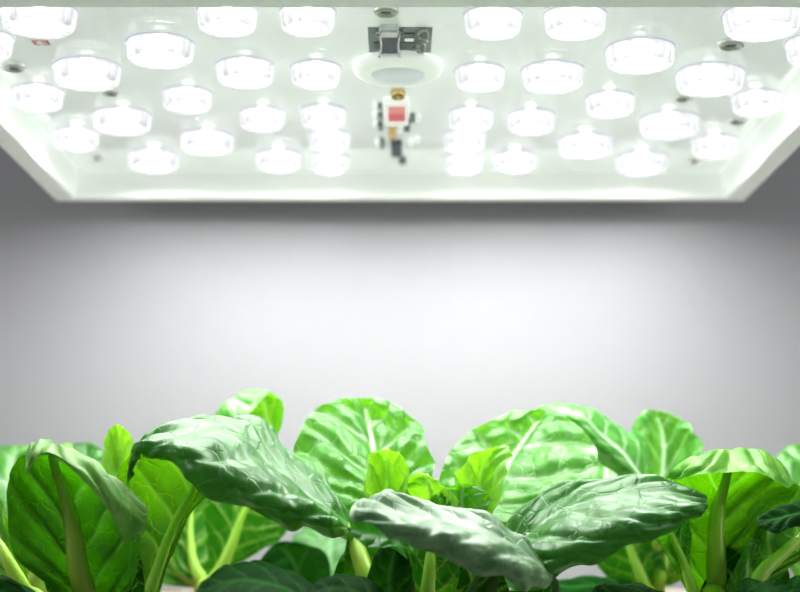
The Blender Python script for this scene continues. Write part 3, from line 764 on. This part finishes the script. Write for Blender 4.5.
leaf(PB, [
 pt(200,588,.765,5,3), row((158,582),(168,578),(180,574),(190,572),(200,570),Y=.772), row((140,552),(154,548),(168,545),(180,546),(192,550),Y=.776),
 row((140,520),(154,514),(168,510),(182,514),(196,520),Y=.78), row((158,495),(168,490),(178,488),(188,492),(196,498),Y=.78)],
 flip=True, mat='inner', n=5, amp=.001, nu=40, nv=36, petiole=[BB], pmat='petiole')
# plant at the far left edge
PE = plant(15, 610, .74, 'blurred leafy green at the far left edge behind the rolled leaf')
BE = (15, 610, .74)
leaf(PE, [
 pt(12,600,.738,5,4), row((-30,560),(-10,558),(12,556),(34,558),(55,562),Y=.730), row((-45,520),(-18,516),(12,512),(40,516),(68,522),Y=.734),
 row((-45,482),(-18,478),(12,474),(40,480),(66,488),Y=.742), row((-30,458),(-8,454),(15,452),(36,456),(58,464),Y=.752), row((-10,448),(4,446),(18,445),(32,446),(46,450),Y=.76)],
 mat='back', n=5, amp=.0016, nu=50, nv=44, petiole=[BE], pmat='petiole')
leaf(PE, [
 row((60,560),(66,560),(72,560),(80,560),(88,560),Y=.75), row((48,500),(62,498),(80,496),(98,498),(112,504),Y=.745), row((52,470),(66,466),(84,464),(102,468),(118,476),Y=.748),
 row((62,452),(74,448),(86,446),(98,450),(110,458),Y=.752), row((74,444),(80,443),(86,442),(92,443),(98,446),Y=.755)],
 mat='leaf', n=5, amp=.0014, nu=44, nv=40, petiole=[BE], pmat='petiole')

leaf(PE, [
 row((60,520),(64,520),(68,520),(72,520),(76,520),Y=.72), row((52,480),(58,480),(64,480),(70,480),(76,480),Y=.72), row((56,455),(60,454),(64,454),(70,455),(75,457),Y=.722), row((62,445),(64,443),(67,443),(70,443),(72,445),Y=.724)],
 mat='young', ruffle=.01, edge=.0004, n=3, amp=.0006, nu=24, nv=20, petiole=[BE], pmat='petiole')

# ---- back plant, right of the middle
PC = plant(648, 592, .76, 'blurred back leafy green right of the middle with tall leaves above the big arching leaf')
BC = (648, 590, .76)
# leaf bowing to the left
leaf(PC, [
 [(640,500,.718),(640,486,.706),(647,474,.716),(654,466,.726)],
 [(620,478,.716),(623,464,.700),(636,449,.716),(645,440,.732)],
 [(592,456,.716),(598,441,.696),(614,430,.716),(628,432,.736)],
 [(567,433,.714),(576,420,.694),(592,412,.714),(606,417,.736)],
 [(548,419,.712),(554,411.5,.700),(566,405.5,.712),(580,406,.728)],
 [(537,411,.712),(538,407.5,.708),(543,405.5,.712),(550,405,.718)]],
 mat='back', n=6, amp=.0012, nu=80, nv=56, petiole=[BC,(660,540,.745)], pr=.0040, pmat='petiole_dark', ruffle=.02, edge=.0003)
# pale leaf behind it
leaf(PC, [
 row((600,560),(604,560),(608,560),(612,560),(616,560),Y=.77), row((574,505),(590,503),(606,500),(622,503),(640,508),Y=.765), row((574,482),(590,478),(606,474),(622,478),(640,486),Y=.77),
 row((584,462),(594,457),(606,452),(618,457),(630,464),Y=.775), row((597,450),(601,447),(606,446),(611,447),(616,450),Y=.778)],
 mat='back', n=5, amp=.001, nu=44, nv=36, petiole=[BC], pmat='petiole')
# folded upright leaf
leaf(PC, [
 row((650,520),(655,520),(662,520),(668,520),(674,520),Y=.735),
 [(630,486,.722),(644,487,.730),(662,490,.742),(680,484,.732),(696,480,.716)],
 [(629,458,.722),(644,458,.732),(664,462,.746),(684,456,.734),(702,454,.714)],
 [(631,434,.728),(645,433,.738),(664,438,.750),(680,434,.740),(696,436,.722)],
 [(635,419,.738),(646,418,.745),(660,420,.752),(674,420,.746),(686,424,.732)],
 [(641,412,.748),(648,410.5,.752),(656,410,.754),(664,412,.752),(672,414,.746)]],
 mat='back', n=5, amp=.0022, nu=70, nv=56, petiole=[BC], pr=.003, pmat='petiole')
leaf(PC, [
 pt(648,588,.75,5,4), row((610,580),(624,578),(640,575),(654,578),(668,582),Y=.745), row((590,555),(608,552),(628,548),(648,552),(666,560),Y=.742),
 row((580,530),(600,526),(620,520),(642,526),(662,534),Y=.742), row((586,505),(600,500),(614,496),(632,502),(648,510),Y=.742)],
 flip=True, mat='inner', n=5, amp=.0014, nu=50, nv=44, petiole=[BC], pr=.0042, pmat='petiole')
leaf(PC, [
 pt(655,588,.755,5,4), row((640,575),(648,572),(660,568),(674,572),(686,578),Y=.75), row((638,545),(650,540),(666,538),(684,542),(698,550),Y=.75),
 row((642,515),(656,510),(674,506),(692,512),(706,520),Y=.75), row((656,490),(668,486),(682,484),(694,488),(704,496),Y=.75)],
 flip=True, mat='leaf', n=5, amp=.0014, nu=50, nv=44, petiole=[BC], pr=.004, pmat='petiole')
leaf(PC, [
 [(640,605,.720),(641,601,.726),(642,597,.732),(641,593,.738),(640,589,.744)],
 [(622,609,.700),(620,595,.708),(618,585,.718),(618,579,.728),(618,577,.738)],
 [(588,605,.700),(588,593,.706),(586,584,.716),(586,578,.726),(587,577,.734)],
 [(560,599,.704),(560,591,.708),(559,585,.714),(560,581,.720),(562,580,.726)],
 [(546,593,.708),(546,590,.711),(546,587,.714),(547,585,.717),(548,584,.720)]],
 mat='dark', n=4, amp=.001, nu=40, nv=36, petiole=[BC], pmat='petiole')
# far right plant
PF = plant(812, 610, .745, 'blurred leafy green at the far right edge behind the folded leaf')
BF = (812, 610, .745)
leaf(PF, [
 pt(812,600,.745,5,4), row((780,550),(795,548),(812,546),(830,548),(845,552),Y=.738), row((768,505),(788,502),(815,498),(842,502),(864,508),Y=.740),
 row((766,475),(788,470),(816,466),(844,470),(868,478),Y=.748), row((774,456),(792,450),(816,446),(838,450),(856,458),Y=.756), row((790,446),(802,443),(816,441),(830,443),(842,446),Y=.762)],
 mat='back', n=5, amp=.0016, nu=50, nv=44, petiole=[BF], pmat='petiole')

# low plant behind the middle
PD = plant(330, 610, .77, 'low blurred leafy green in the gap behind the arching leaf')
BD = (330, 612, .77)
leaf(PD, [
 pt(326,606,.77,5,4), row((330,598),(318,596),(305,592),(300,602),(296,612),Y=.755), row((330,560),(310,556),(292,560),(284,580),(278,598),Y=.745),
 row((310,545),(294,543),(280,548),(270,562),(264,578),Y=.742), row((286,541),(278,542),(270,548),(263,556),(258,564),Y=.742)],
 flip=True, mat='dark', n=4, amp=.001, nu=40, nv=36, petiole=[BD], pmat='petiole_dark')
leaf(PD, [
 pt(332,600,.765,5,4), row((296,592),(312,590),(330,588),(348,590),(362,594),Y=.76), row((288,565),(308,560),(330,558),(352,560),(370,566),Y=.765),
 row((290,542),(310,538),(332,534),(354,538),(372,544),Y=.775), row((304,524),(318,520),(334,518),(350,520),(362,526),Y=.785)],
 mat='leaf', n=5, amp=.0014, nu=44, nv=40, petiole=[BD], pmat='petiole')

# ------------------------------------------------------------ light, world, camera
w = bpy.data.worlds.new('World'); SC.world = w; w.use_nodes = True
w.node_tree.nodes['Background'].inputs[0].default_value = (.93, .96, 1, 1)
w.node_tree.nodes['Background'].inputs[1].default_value = .24
cam = bpy.data.cameras.new('Camera'); co = bpy.data.objects.new('Camera', cam); COL.objects.link(co)
co.location = (0, 0, CAMZ); co.rotation_euler = (math.pi/2+TH, 0, 0)
cam.sensor_width = 36; cam.lens = F*36/800; cam.clip_start = .01
cam.dof.use_dof = True; cam.dof.focus_distance = .575; cam.dof.aperture_fstop = 8.5
SC.camera = co
SC.view_settings.view_transform = 'Standard'; SC.view_settings.look = 'None'
SC.view_settings.exposure = .56; SC.view_settings.gamma = .83
SC.cycles.use_denoising = True
SC.cycles.sample_clamp_indirect = 8
SC.cycles.max_bounces = 8; SC.cycles.diffuse_bounces = 4; SC.cycles.glossy_bounces = 4; SC.cycles.transmission_bounces = 6
SC.cycles.caustics_reflective = False; SC.cycles.caustics_refractive = False

for sx in (-1, 1):      # unseen fill lights added well to either side to brighten the wall
    ld = bpy.data.lights.new('wall_fill', 'AREA'); ld.shape = 'DISK'; ld.size = .5; ld.energy = .62; ld.color = (1, .98, .985)
    lo = bpy.data.objects.new('wall_fill', ld); COL.objects.link(lo)
    lo.location = (sx*1.25, .25, .42)
    lo.rotation_euler = (Vector((sx*.15, WALLY, .30))-Vector(lo.location)).to_track_quat('-Z', 'Y').to_euler()
    ld.spread = math.radians(70)
